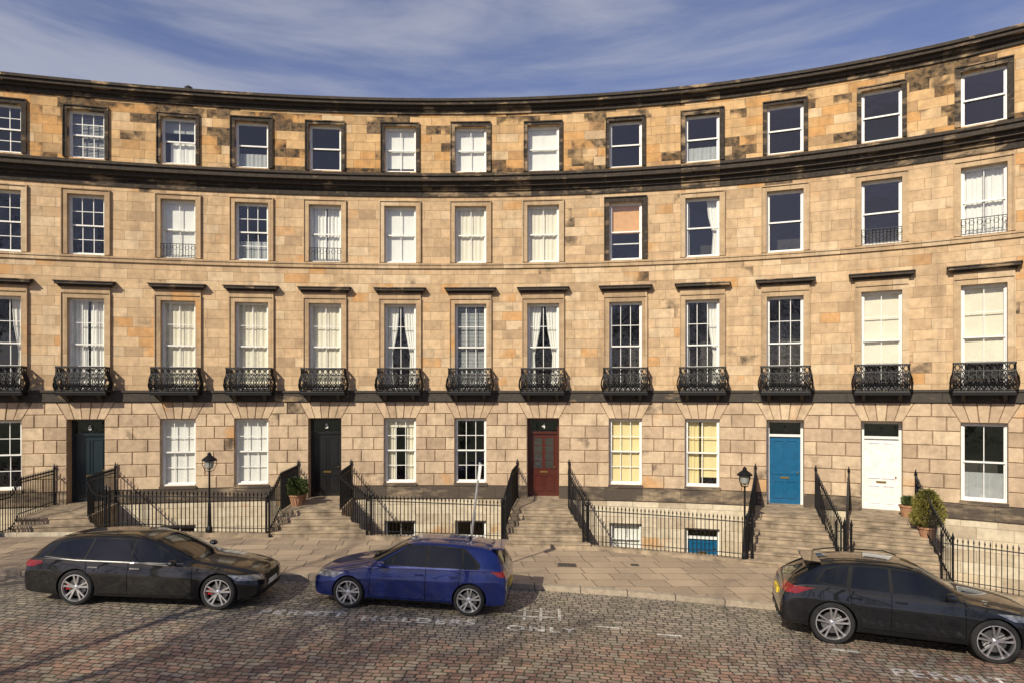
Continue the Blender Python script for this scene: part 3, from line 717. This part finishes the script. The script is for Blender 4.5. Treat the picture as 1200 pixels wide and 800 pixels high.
def treemesh(h,seed):
    if (h,seed) in tm: return tm[(h,seed)]
    rnd=random.Random(seed); m=M()
    def br(p,d,L,r,lv):
        n=4 if lv<4 else 3; pts=[p];rs=[r]
        for i in range(n):
            d=(d+Vector((rnd.uniform(-1,1),rnd.uniform(-1,1),rnd.uniform(-.6,.8)))*.16).normalized()
            p=p+d*L/n; pts.append(p); rs.append(r*(1-.45*(i+1)/n))
        m.tube(pts,rs,6 if lv<2 else 3,0,False,False)
        if lv>=5: return
        k=[5,4,4,4,4][lv]
        for j in range(k):
            f=.4+.6*(j+1)/k; q=pts[min(n,max(1,int(round(f*n))))]
            ax=Vector((rnd.uniform(-1,1),rnd.uniform(-1,1),rnd.uniform(-.1,.7))).normalized()
            nd=(d*.75+ax*.75).normalized()
            br(q,nd,L*rnd.uniform(.55,.75),max(.009,r*.5*rnd.uniform(.8,1.1)),lv+1)
    br(Vector((0,0,0)),Vector((0,0,1)),h*.38,.24,0)
    tm[(h,seed)]=m.mesh('bare_tree',[m_bark]); return tm[(h,seed)]
def tree(x,y,h,seed,sc=1.,rot=0.,par=None):
    add('bare_tree',treemesh(h,seed),par,Matrix.Translation((x,y,gz(x)))@Matrix.Rotation(rot,4,'Z')@Matrix.Scale(sc,4))
tree(-21,-3.5,20,1);tree(-15.5,-3.2,20,2);tree(-10.5,-3.8,19,3);tree(-5.2,-4.5,19,1,1.,2.);tree(4.5,-6,18,2,1.,1.)
dt=empty('distant_trees')
rr_=random.Random(3)
for k in range(22):
    tree(-62+k*6+rr_.uniform(-2,2),-24-rr_.uniform(0,14),19,rr_.choice((1,2,3)),rr_.uniform(.8,1.15),rr_.uniform(0,6),dt)
# ------------------------------------------------------------------ road markings
t=NT('worn_road_paint'); ob=t.ob(); n=t.noise(ob,11,5,.75); n2=t.noise(ob,1.6,3)
mpp=t.map(ob,(1,1,1),(0,0,math.radians(4))); r_,f_=t.brick(mpp,.225,.135,.012,.3)
t.set(Base_Color=(.68,.65,.58,1),Roughness=.8)
tr=t.n.new('ShaderNodeBsdfTransparent'); mx=t.n.new('ShaderNodeMixShader')
wear=t.math('ADD',n,t.math('MULTIPLY',n2,.4)); wear=t.math('ADD',wear,t.math('MULTIPLY',f_,.18))
t.l.new(t.rng(wear,.68,.92,.05,.92),mx.inputs[0]); t.l.new(t.bsdf.outputs[0],mx.inputs[1]); t.l.new(tr.outputs[0],mx.inputs[2]); t.l.new(mx.outputs[0],t.out.inputs[0]); m_paint=t.mat
def roadtext(txt,x,y,size,rot=0,sy=1.0):
    me=textmesh(txt,size,.012,1.25)
    c,s_=math.cos(rot),math.sin(rot)
    for v in me.vertices:
        a,b=v.co.x,v.co.y*sy; X=x+a*c-b*s_; Y=y+a*s_+b*c; v.co=(X,Y,gz(X)+.008)
    me.materials.append(m_paint); add('road_marking',me)
roadtext('PERMIT',-5.25,14.05,.46,-.02,.9); roadtext('HOLDERS',-3.1,13.88,.46,-.02,.9); roadtext('ONLY',-.12,13.62,.46,-.03,.9)
roadtext('PERMIT',6.75,12.05,.5,-.16,1.0)
rm=M()
def line(x0,y0,x1,y1,w):
    a=Vector((x0,y0));b=Vector((x1,y1)); d=(b-a).normalized(); nn=Vector((-d.y,d.x))*w/2
    q=[a-nn,b-nn,b+nn,a+nn]; rm.face([(v.x,v.y,gz(v.x)+.008) for v in q])
for x in (-11.6,-4.0,1.75,6.2): line(x,yk(x)-2.35,x+.5,yk(x+.5)-2.35,.08)
line(2.9,13.7,3.4,13.65,.08)
for x in (.25,.6,1.0): line(x,14.25,x+.04,15.1,.06)
line(.1,14.9,.95,14.85,.06);line(0,14.5,.9,14.5,.06)
rm.obj('road_marking',[m_paint])
# ------------------------------------------------------------------ cars
m_tyre=simple('tyre_rubber',(.018,.018,.018),.85); m_alloy=simple('alloy_wheel',(.66,.66,.67),.3,metal=.85); m_plast=simple('black_trim_plastic',(.010,.010,.010),.6,spec=.2)
m_cglass=simple('car_window_glass',(.006,.007,.008),.02,spec=.6,var=.1); m_chrome=simple('chrome',(.5,.5,.5),.2,metal=1.); m_satin=simple('satin_window_strip',(.16,.16,.16),.4,metal=.6)
m_red=simple('tail_light_red',(.22,.004,.005),.15,coat=.6); m_head=simple('headlight_glass',(.26,.27,.29),.08,coat=1.,metal=.4,var=.7,sc=14); m_yel=simple('yellow_number_plate',(.7,.5,.04),.4); m_wpl=simple('white_number_plate',(.75,.75,.72),.4)
m_disc=simple('brake_disc',(.2,.2,.2),.4,metal=.8); m_well=simple('wheel_well',(.005,.005,.005),.95,spec=.05); m_cal=simple('red_brake_caliper',(.45,.01,.01),.4)
def wheel(Rr,kind):
    m=M(); w=.11; ri=Rr*.78
    m.lathe([(ri,-w*.8),(ri+.015,-w),(Rr*.93,-w),(Rr,-w*.7),(Rr,w*.7),(Rr*.93,w),(ri,w)],32,0,'y')
    m.lathe([(ri,-w*.95),(ri-.018,-w*.97),(ri-.03,-w*.6),(ri-.03,w*.5)],32,1,'y')
    m.lathe([(ri-.02,w*.1),(0,w*.1)],24,3,'y'); m.lathe([(ri*.66,-w*.1),(ri*.66,w*.05)],24,2,'y'); m.lathe([(ri*.66,-w*.1),(ri*.25,-w*.12),(0,-w*.2)],24,2,'y')
    m.lathe([(0,-w*.78),(.03,-w*.8),(.06,-w*.6),(.065,-w*.2)],16,1,'y')
    if kind=='multi':
        for q in range(4):
            a1=2.6+q*.2;a2=a1+.2
            def pp(r,a,y): return Vector((r*math.cos(a),y,r*math.sin(a)))
            m.hexa([pp(ri*.45,a1,-w*.35),pp(ri*.82,a1,-w*.35),pp(ri*.82,a2,-w*.35),pp(ri*.45,a2,-w*.35)],[pp(ri*.45,a1,0),pp(ri*.82,a1,0),pp(ri*.82,a2,0),pp(ri*.45,a2,0)],4)
    n=5
    for k in range(n):
        a0=2*math.pi*k/n+.3
        for da in (-.19,.19):
            a=a0+da; wi=.016; wo=.018
            c,s_=math.cos(a),math.sin(a); ci,si=math.cos(a0+da*.5),math.sin(a0+da*.5)
            pi_=Vector((ci*.05,-w*.66,si*.05)); po=Vector((c*(ri-.012),-w*.8,s_*(ri-.012))); d=(po-pi_).normalized(); pe=d.cross(Vector((0,1,0))).normalized()
            D=Vector((0,.04,0))
            m.hexa([pi_-pe*wi,po-pe*wo,po-pe*wo+D,pi_-pe*wi+D],[pi_+pe*wi,po+pe*wo,po+pe*wo+D,pi_+pe*wi+D],1)
    return m.mesh('wheel',[m_tyre,m_alloy,m_disc,m_well,m_cal])
def car(name,stn,paint,Rr,axf,axr,track,patches,pos,head,kind,extras):
    f=Vector((math.cos(head),math.sin(head),0)); f.z=-.038*f.x; f.normalize(); l=Vector((0,0,1)).cross(f).normalized(); u=f.cross(l)
    Mx=Matrix(((f.x,l.x,u.x,pos[0]),(f.y,l.y,u.y,pos[1]),(f.z,l.z,u.z,gz(pos[0])),(0,0,0,1)))
    root=empty(name,Mx)
    bm=bmesh.new(); rings=[]
    cl=bm.edges.layers.float.new('crease_edge')
    for (x,w,zb,zs,zt,wr) in stn:
        h=[(0,zb),(w*.78,zb),(w*.95,zb+.04),(w*.98,zb+.16),(w,zb+(zs-zb)*.68),(w*.955,zs-.08),(w*.945,zs),(wr,zt-.05),(wr*.88,zt-.008),(wr*.5,zt+.018),(0,zt+.025)]
        if zs-.08<zb+(zs-zb)*.68: h[5]=(w*.97,zb+(zs-zb)*.86)
        if h[3][1]>h[4][1]: h[3]=(w*.985,zb+(zs-zb)*.35)
        full=h+[(-a,b) for a,b in h[-2:0:-1]]
        rings.append([bm.verts.new((x,a,b)) for a,b in full])
    n=len(rings[0])
    for A_,B_ in zip(rings[:-1],rings[1:]):
        for j in range(n): bm.faces.new([A_[j],A_[(j+1)%n],B_[(j+1)%n],B_[j]])
    bm.faces.new(rings[0][::-1]); bm.faces.new(rings[-1])
    bmesh.ops.recalc_face_normals(bm,faces=bm.faces)
    cr={6:.55,7:.5,4:.65,2:.4}
    for A_,B_ in zip(rings[:-1],rings[1:]):
        for j,cv in cr.items():
            for jj in (j,n-j):
                e=bm.edges.get([A_[jj],B_[jj]])
                if e: e[cl]=cv
    for rr in (rings[0],rings[-1]):
        for j in range(n):
            e=bm.edges.get([rr[j],rr[(j+1)%n]])
            if e: e[cl]=.55
    me=bpy.data.meshes.new('cage'); bm.to_mesh(me); bm.free(); me.materials.append(paint); me.materials.append(m_well)
    o=bpy.data.objects.new('cage',me); bpy.context.scene.collection.objects.link(o)
    sm=o.modifiers.new('s','SUBSURF'); sm.levels=3; sm.render_levels=3
    dg=bpy.context.evaluated_depsgraph_get(); base=bpy.data.meshes.new_from_object(o.evaluated_get(dg))
    o.modifiers.clear(); o.data=base
    cm=M(); ra=Rr+.04
    for ax in (axf,axr):
        for sg in (-1,1):
            y0,y1=(.52,1.2) if sg>0 else (-1.2,-.52)
            N=28; ringA=[(ax+ra*math.cos(2*math.pi*k/N),Rr+ra*math.sin(2*math.pi*k/N)) for k in range(N)]
            cm.face([(a,y0,b) for a,b in ringA]); cm.face([(a,y1,b) for a,b in ringA][::-1])
            for k in range(N):
                a=ringA[k];b=ringA[(k+1)%N]; cm.face([(a[0],y1,a[1]),(b[0],y1,b[1]),(b[0],y0,b[1]),(a[0],y0,a[1])])
    cut=cm.obj('cut',[m_well],smooth=True)
    bmc=bmesh.new(); bmc.from_mesh(cut.data); bmesh.ops.recalc_face_normals(bmc,faces=bmc.faces); bmc.to_mesh(cut.data); bmc.free()
    bo=o.modifiers.new('b','BOOLEAN'); bo.object=cut; bo.operation='DIFFERENCE'; bo.solver='EXACT'
    try: bo.material_mode='TRANSFER'
    except: pass
    dg=bpy.context.evaluated_depsgraph_get(); body=bpy.data.meshes.new_from_object(o.evaluated_get(dg))
    bpy.data.objects.remove(o); bpy.data.objects.remove(cut)
    for p in body.polygons: p.use_smooth=True
    try: body.set_sharp_from_angle(angle=math.radians(38))
    except Exception as e: pass
    add('body',body,root)
    def patch(pname,poly,ax,cond,off,mt):
        b=bmesh.new(); b.from_mesh(base); b.normal_update()
        bad=[f_ for f_ in b.faces if not cond(f_.calc_center_median(),f_.normal)]
        bmesh.ops.delete(b,geom=bad,context='FACES')
        N=len(poly); cx=sum(p[0] for p in poly)/N; cz=sum(p[1] for p in poly)/N
        for i in range(N):
            p=poly[i];q=poly[(i+1)%N]
            dx,dz=q[0]-p[0],q[1]-p[1]; nx,nz=dz,-dx
            if (cx-p[0])*nx+(cz-p[1])*nz>0: nx,nz=-nx,-nz
            if ax=='y': co=(p[0],0,p[1]); no=(nx,0,nz)
            else: co=(0,p[0],p[1]); no=(0,nx,nz)
            g_=b.verts[:]+b.edges[:]+b.faces[:]
            if not b.faces: break
            bmesh.ops.bisect_plane(b,geom=g_,dist=1e-6,plane_co=co,plane_no=no,clear_outer=True)
        if not b.faces: b.free(); return
        b.normal_update()
        for v in b.verts: v.co+=v.normal*off
        me=bpy.data.meshes.new(pname); b.to_mesh(me); b.free(); me.materials.clear(); me.materials.append(mt)
        me.polygons.foreach_set('material_index',[0]*len(me.polygons))
        for p in me.polygons: p.use_smooth=True
        add(pname,me,root)
    for (pname,poly,proj,off,mt) in patches:
        if proj=='side':
            for sg in (1,-1): patch(pname,poly,'y',lambda c_,n_,sg=sg:c_.y*sg>.3 and n_.y*sg>.25,off,mt)
        elif proj=='front':
            patch(pname,poly,'x',lambda c_,n_:c_.x>0 and n_.x>.12,off,mt)
        elif proj=='frontlr':
            for sg in (1,-1): patch(pname,[(a*sg,b_) for a,b_ in poly],'x',lambda c_,n_:c_.x>1.2 and n_.x>.05,off,mt)
        elif proj=='rear':
            patch(pname,poly,'x',lambda c_,n_:c_.x<-1.0 and n_.x<-.12,off,mt)
        elif proj=='rearlr':
            for sg in (1,-1): patch(pname,[(a*sg,b_) for a,b_ in poly],'x',lambda c_,n_:c_.x<-1.2 and n_.x<-.05,off,mt)
    wm=wheel(Rr,kind)
    for ax in (axf,axr):
        for sg in (-1,1):
            mt=Matrix.Translation((ax,sg*(track-.11),Rr))
            if sg>0: mt=mt@Matrix.Rotation(math.pi,4,'Z')
            add('wheel',wm,root,mt)
    e=M(); extras(e); e.obj('trim_parts',[m_chrome,m_plast,paint,m_wpl,m_yel,m_red],root)
    ub=M(); ub.box(axr-.3,axf+.3,-.6,.6,.17,.3); ub.obj('underbody',[m_well],root)
    return root
def ell(e,c,r,mi,n=10):
    c=Vector(c)
    def pt(i,j):
        a=math.pi*i/6-math.pi/2;b=2*math.pi*j/n; return c+Vector((r[0]*math.cos(a)*math.cos(b),r[1]*math.cos(a)*math.sin(b),r[2]*math.sin(a)))
    for i in range(6):
        for j in range(n): e.face([pt(i,j),pt(i,j+1),pt(i+1,j+1),pt(i+1,j)],mi)
seam=m_well
def seams(xs,z0,z1,tilt=0):
    return [('door_seam',[(x-.006,z0),(x+.006,z0),(x+.006+tilt,z1),(x-.006+tilt,z1)],'side',.0015,seam) for x in xs]
p_blue=simple('metallic_blue_paint',(.003,.013,.11),.35,metal=.25,coat=1.,var=.05,spec=.3)
p_blk=simple('metallic_black_paint',(.006,.0055,.0055),.35,coat=1.,var=.05,spec=.2)
p_gry=simple('metallic_black_blue_paint',(.005,.006,.008),.35,coat=1.,var=.05,spec=.2)
st_h=[(2.17,.52,.32,.52,.58,.42),(2.12,.72,.22,.60,.67,.56),(1.95,.84,.18,.68,.77,.64),(1.31,.895,.17,.83,.90,.68),(.95,.90,.17,.90,.975,.68),(.80,.90,.17,.905,1.03,.66),
 (.18,.90,.17,.92,1.38,.565),(-.1,.90,.17,.925,1.425,.57),(-.7,.90,.17,.935,1.44,.575),(-1.31,.90,.17,.96,1.415,.57),(-1.78,.885,.18,.98,1.35,.54),(-1.90,.87,.19,.98,1.20,.57),(-2.04,.85,.2,.93,1.0,.66),(-2.08,.82,.24,.75,.84,.66),(-2.10,.74,.32,.56,.62,.58)]
pt_h=[('window_trim',[(.70,.955),(.06,1.36),(-.5,1.385),(-1.15,1.355),(-1.52,1.06),(-1.50,.97)],'side',.003,m_plast),
 ('side_window',[(.36,.975),(.36,1.15),(.05,1.335),(-.33,1.358),(-.33,.975)],'side',.006,m_cglass),('side_window',[(.64,.975),(.40,1.12),(.40,.975)],'side',.006,m_cglass),
 ('side_window',[(-.39,.975),(-.39,1.36),(-1.08,1.34),(-1.13,.98)],'side',.006,m_cglass),('side_window',[(-1.16,.985),(-1.14,1.31),(-1.44,1.06),(-1.44,.99)],'side',.006,m_cglass),
 ('windscreen',[(-.70,1.0),(.70,1.0),(.54,1.365),(-.54,1.365)],'front',.004,m_cglass),('rear_window',[(-.62,1.06),(.62,1.06),(.5,1.31),(-.5,1.31)],'rear',.004,m_cglass),
 ('headlight',[(.40,.60),(.84,.64),(.84,.76),(.42,.70)],'frontlr',.004,m_head),('grille',[(-.40,.61),(.40,.61),(.40,.68),(-.40,.68)],'front',.004,m_plast),('air_intake',[(-.6,.27),(.6,.27),(.5,.44),(-.5,.44)],'front',.004,m_plast),
 ('tail_light',[(.5,.84),(.84,.84),(.84,.95),(.5,.97)],'rearlr',.004,m_red),('sill_trim',[(-.93,.15),(.93,.15),(.93,.25),(-.93,.25)],'side',.004,m_plast),
 ('bumper_trim',[(-.7,.2),(.7,.2),(.7,.34),(-.7,.34)],'rear',.004,m_plast)]+seams([.86],.30,.93,-.04)+seams([-.36],.28,.96)+seams([-1.08],.62,.97,-.02)+[('sill_seam',[(-.93,.275),(.84,.275),(.84,.285),(-.93,.285)],'side',.0015,seam)]
def ex_h(e):
    for sg in (-1,1):
        ell(e,(.58,sg*.99,1.0),(.09,.09,.065),2); e.box(.56,.62,min(sg*.86,sg*.95),max(sg*.86,sg*.95),.95,.98,1)
        for x in (-.22,-.96): e.box(x-.09,x+.09,min(sg*.88,sg*.915),max(sg*.88,sg*.915),.80,.825,2)
    e.box(2.13,2.17,-.26,.26,.44,.55,3); e.box(-2.13,-2.09,-.26,.26,.52,.63,4)
    e.box(-1.96,-1.72,-.5,.5,1.345,1.37,2)
    e.box(-1.2,-1.15,-.02,.02,1.43,1.50,1)
car('parked_hatchback_car',st_h,p_blue,.33,1.31,-1.31,.90,pt_h,(-2.15,15.40),math.radians(180-5.2),'five',ex_h)
st_e=[(2.30,.50,.34,.55,.62,.40),(2.25,.74,.22,.62,.70,.56),(2.05,.87,.17,.70,.79,.66),(1.47,.92,.16,.81,.895,.70),(.95,.925,.16,.87,.945,.70),(.80,.925,.16,.875,.98,.68),
 (.02,.925,.16,.89,1.345,.58),(-.35,.925,.16,.90,1.40,.585),(-.9,.925,.16,.91,1.415,.59),(-1.5,.925,.16,.925,1.39,.58),(-2.05,.91,.17,.94,1.31,.55),(-2.27,.90,.18,.94,1.21,.57),(-2.50,.88,.2,.92,1.0,.66),(-2.58,.84,.24,.78,.87,.66),(-2.62,.74,.32,.58,.64,.58)]
pt_e=[('window_trim',[(.70,.91),(-.05,1.315),(-.6,1.36),(-1.5,1.34),(-2.03,1.23),(-2.18,.97),(-1.5,.925)],'side',.003,m_plast),
 ('window_strip',[(.70,.903),(-1.5,.917),(-1.5,.932),(.70,.918)],'side',.0045,m_satin),('window_strip',[(-1.5,.917),(-2.17,.963),(-2.17,.978),(-1.5,.932)],'side',.0045,m_satin),
 ('side_window',[(.64,.935),(-.05,1.295),(-.38,1.325),(-.38,.935)],'side',.006,m_cglass),('side_window',[(-.41,.935),(-.41,1.33),(-1.24,1.33),(-1.31,.948)],'side',.006,m_cglass),('side_window',[(-1.35,.955),(-1.27,1.325),(-1.55,1.315),(-1.98,1.22),(-2.10,.995)],'side',.006,m_cglass),
 ('windscreen',[(-.72,.965),(.72,.965),(.55,1.335),(-.55,1.335)],'front',.004,m_cglass),('rear_window',[(-.66,1.0),(.66,1.0),(.52,1.24),(-.52,1.24)],'rear',.004,m_cglass),
 ('headlight',[(.46,.58),(.86,.61),(.86,.72),(.50,.69)],'frontlr',.004,m_head),('grille',[(-.38,.45),(.38,.45),(.42,.66),(-.42,.66)],'front',.004,m_plast),('air_intake',[(-.78,.24),(.78,.24),(.7,.38),(-.7,.38)],'front',.004,m_plast),
 ('tail_light',[(.5,.77),(.87,.77),(.87,.90),(.5,.90)],'rearlr',.004,m_red),('sill_trim',[(-1.08,.15),(1.08,.15),(1.08,.21),(-1.08,.21)],'side',.004,m_plast)]+seams([.95],.28,.88,-.04)+seams([-.41],.26,.90)+seams([-1.25],.62,.91,-.05)+[('sill_seam',[(-1.05,.25),(.93,.25),(.93,.26),(-1.05,.26)],'side',.0015,seam)]
def ex_e(e):
    for sg in (-1,1):
        ell(e,(.55,sg*1.02,.97),(.10,.09,.06),2); e.box(.52,.59,min(sg*.88,sg*.98),max(sg*.88,sg*.98),.92,.945,1)
        for x in (-.25,-1.12): e.box(x-.1,x+.1,min(sg*.89,sg*.93),max(sg*.89,sg*.93),.79,.81,0)
        e.tube([(-.15,sg*.56,1.37),(-.4,sg*.57,1.43),(-1.5,sg*.565,1.42),(-1.95,sg*.54,1.35)],.011,6,1)
    e.box(2.27,2.305,-.26,.26,.40,.51,3); e.box(-2.66,-2.62,-.26,.26,.55,.66,4)
    for z in (.52,.58): e.box(2.24,2.285,-.36,.36,z,z+.012,0)
car('parked_estate_car',st_e,p_blk,.36,1.47,-1.47,.92,pt_e,(-7.6,15.05),math.radians(.5),'multi',ex_e)
st_s=[(2.28,.56,.42,.74,.82,.46),(2.22,.80,.30,.84,.92,.60),(2.0,.90,.26,.92,1.01,.68),(1.40,.945,.25,1.03,1.10,.72),(.98,.95,.25,1.06,1.15,.72),(.84,.95,.25,1.07,1.19,.70),
 (.26,.95,.25,1.08,1.54,.60),(-.05,.95,.25,1.085,1.60,.61),(-.6,.95,.25,1.09,1.62,.61),(-1.2,.95,.25,1.11,1.58,.60),(-1.62,.935,.26,1.13,1.50,.57),(-1.82,.925,.27,1.13,1.38,.60),(-2.20,.90,.29,1.08,1.15,.70),(-2.34,.87,.33,.88,.97,.70),(-2.38,.77,.40,.64,.72,.62)]
pt_s=[('window_trim',[(.76,1.11),(.14,1.515),(-.5,1.565),(-1.18,1.53),(-1.56,1.41),(-1.76,1.18),(-1.3,1.13)],'side',.003,m_plast),
 ('side_window',[(.70,1.125),(.14,1.495),(-.34,1.525),(-.34,1.13)],'side',.006,m_cglass),('side_window',[(-.40,1.13),(-.40,1.53),(-1.02,1.52),(-1.10,1.14)],'side',.006,m_cglass),('side_window',[(-1.18,1.15),(-1.10,1.515),(-1.2,1.505),(-1.52,1.40),(-1.68,1.19)],'side',.006,m_cglass),
 ('windscreen',[(-.74,1.16),(.74,1.16),(.57,1.53),(-.57,1.53)],'front',.004,m_cglass),('rear_window',[(-.68,1.18),(.68,1.18),(.54,1.45),(-.54,1.45)],'rear',.004,m_cglass),
 ('headlight',[(.48,.78),(.90,.82),(.90,.94),(.50,.90)],'frontlr',.004,m_head),('grille',[(-.42,.50),(.42,.50),(.46,.86),(-.46,.86)],'front',.004,m_plast),('air_intake',[(-.8,.32),(.8,.32),(.72,.46),(-.72,.46)],'front',.004,m_plast),
 ('tail_light',[(.40,.92),(.885,.93),(.885,1.07),(.40,1.08)],'rearlr',.004,m_red),('bumper_trim',[(-.8,.27),(.8,.27),(.8,.48),(-.8,.48)],'rear',.004,m_plast),('rear_reflector',[(.5,.54),(.8,.54),(.8,.58),(.5,.58)],'rearlr',.005,m_red),('sill_trim',[(-.95,.2),(.95,.2),(.95,.35),(-.95,.35)],'side',.004,m_plast)]+seams([.92],.38,1.08,-.04)+seams([-.37],.36,1.11)+seams([-1.08],.82,1.12,-.05)+[('sill_seam',[(-.94,.38),(.88,.38),(.88,.39),(-.94,.39)],'side',.0015,seam)]
def ex_s(e):
    for sg in (-1,1):
        ell(e,(.60,sg*1.05,1.19),(.10,.10,.08),2); e.box(.57,.64,min(sg*.9,sg*1.0),max(sg*.9,sg*1.0),1.13,1.16,1)
        for x in (-.2,-1.0): e.box(x-.1,x+.1,min(sg*.92,sg*.958),max(sg*.92,sg*.958),.95,.975,2)
        e.tube([(.05,sg*.59,1.575),(-.2,sg*.60,1.645),(-1.2,sg*.59,1.62),(-1.6,sg*.56,1.54)],.013,6,1)
    e.box(2.25,2.285,-.26,.26,.48,.59,3); e.box(-2.405,-2.355,-.26,.26,.74,.85,4)
    e.box(-1.92,-1.60,-.52,.52,1.50,1.525,2)
    for y in (-.55,.55):
        for d in (-.06,.06): e.tube([(-2.2,y+d,.36),(-2.39,y+d,.36)],.04,10,0)
hd=math.radians(-15.5)
fx,fy=math.cos(hd),math.sin(hd)
cx,cy=(6.4+9.2)/2-.07,(13.6+12.85)/2+.03
car('parked_suv_car',st_s,p_gry,.41,1.405,-1.405,.945,pt_s,(cx-fy*.85,cy+fx*.85),hd,'five',ex_s)
# ------------------------------------------------------------------ light, sky, camera
el=math.radians(35); az=Vector((.50,.866)).normalized()
d=Vector((az.x*math.cos(el),az.y*math.cos(el),-math.sin(el)))
L=bpy.data.lights.new('sun','SUN'); L.energy=5.0; L.angle=math.radians(.5); L.color=(1.,.91,.74)
lo=bpy.data.objects.new('sun',L); bpy.context.scene.collection.objects.link(lo); lo.rotation_euler=d.to_track_quat('-Z','Y').to_euler(); lo.location=(-20,-30,30)
w=bpy.data.worlds.new('World'); bpy.context.scene.world=w; w.use_nodes=True; nt=w.node_tree; bg=nt.nodes['Background']
sk=nt.nodes.new('ShaderNodeTexSky'); sk.sky_type='NISHITA'; sk.sun_disc=False; sk.sun_elevation=el; sk.sun_rotation=math.atan2(-az.x,-az.y)%(2*math.pi); sk.air_density=1.; sk.dust_density=.6; sk.ozone_density=3.
tc=nt.nodes.new('ShaderNodeTexCoord'); mp=nt.nodes.new('ShaderNodeMapping'); nt.links.new(tc.outputs['Generated'],mp.inputs[0]); mp.inputs['Scale'].default_value=(1.4,1.6,8.5); mp.inputs['Rotation'].default_value=(.2,.5,.2); mp.inputs['Location'].default_value=(.1,.2,.35)
no=nt.nodes.new('ShaderNodeTexNoise'); nt.links.new(mp.outputs[0],no.inputs['Vector']); no.inputs['Scale'].default_value=1.8; no.inputs['Detail'].default_value=10; no.inputs['Roughness'].default_value=.56; no.inputs['Distortion'].default_value=.35
mr=nt.nodes.new('ShaderNodeMapRange'); nt.links.new(no.outputs['Fac'],mr.inputs[0]); mr.inputs[1].default_value=.36; mr.inputs[2].default_value=.76; mr.inputs[3].default_value=.05; mr.inputs[4].default_value=.62; mr.interpolation_type='SMOOTHSTEP'
ti=nt.nodes.new('ShaderNodeMix'); ti.data_type='RGBA'; ti.blend_type='MULTIPLY'; ti.inputs['Factor'].default_value=1.; nt.links.new(sk.outputs[0],ti.inputs[6]); ti.inputs[7].default_value=(1.2,1.02,1.2,1)
mx=nt.nodes.new('ShaderNodeMix'); mx.data_type='RGBA'; nt.links.new(mr.outputs[0],mx.inputs['Factor']); nt.links.new(ti.outputs[2],mx.inputs[6]); mx.inputs[7].default_value=(6.0,6.1,6.7,1)
nt.links.new(mx.outputs[2],bg.inputs[0]); bg.inputs[1].default_value=.09
cam=bpy.data.cameras.new('camera'); co=bpy.data.objects.new('camera',cam); bpy.context.scene.collection.objects.link(co)
co.location=(0,0,EYE); co.rotation_euler=(math.radians(90),0,0); cam.lens=24; cam.sensor_width=36; cam.shift_y=.0525; cam.clip_end=2000; cam.clip_start=.1
sc=bpy.context.scene; sc.camera=co
sc.view_settings.view_transform='Standard'; sc.view_settings.look='None'; sc.view_settings.exposure=0
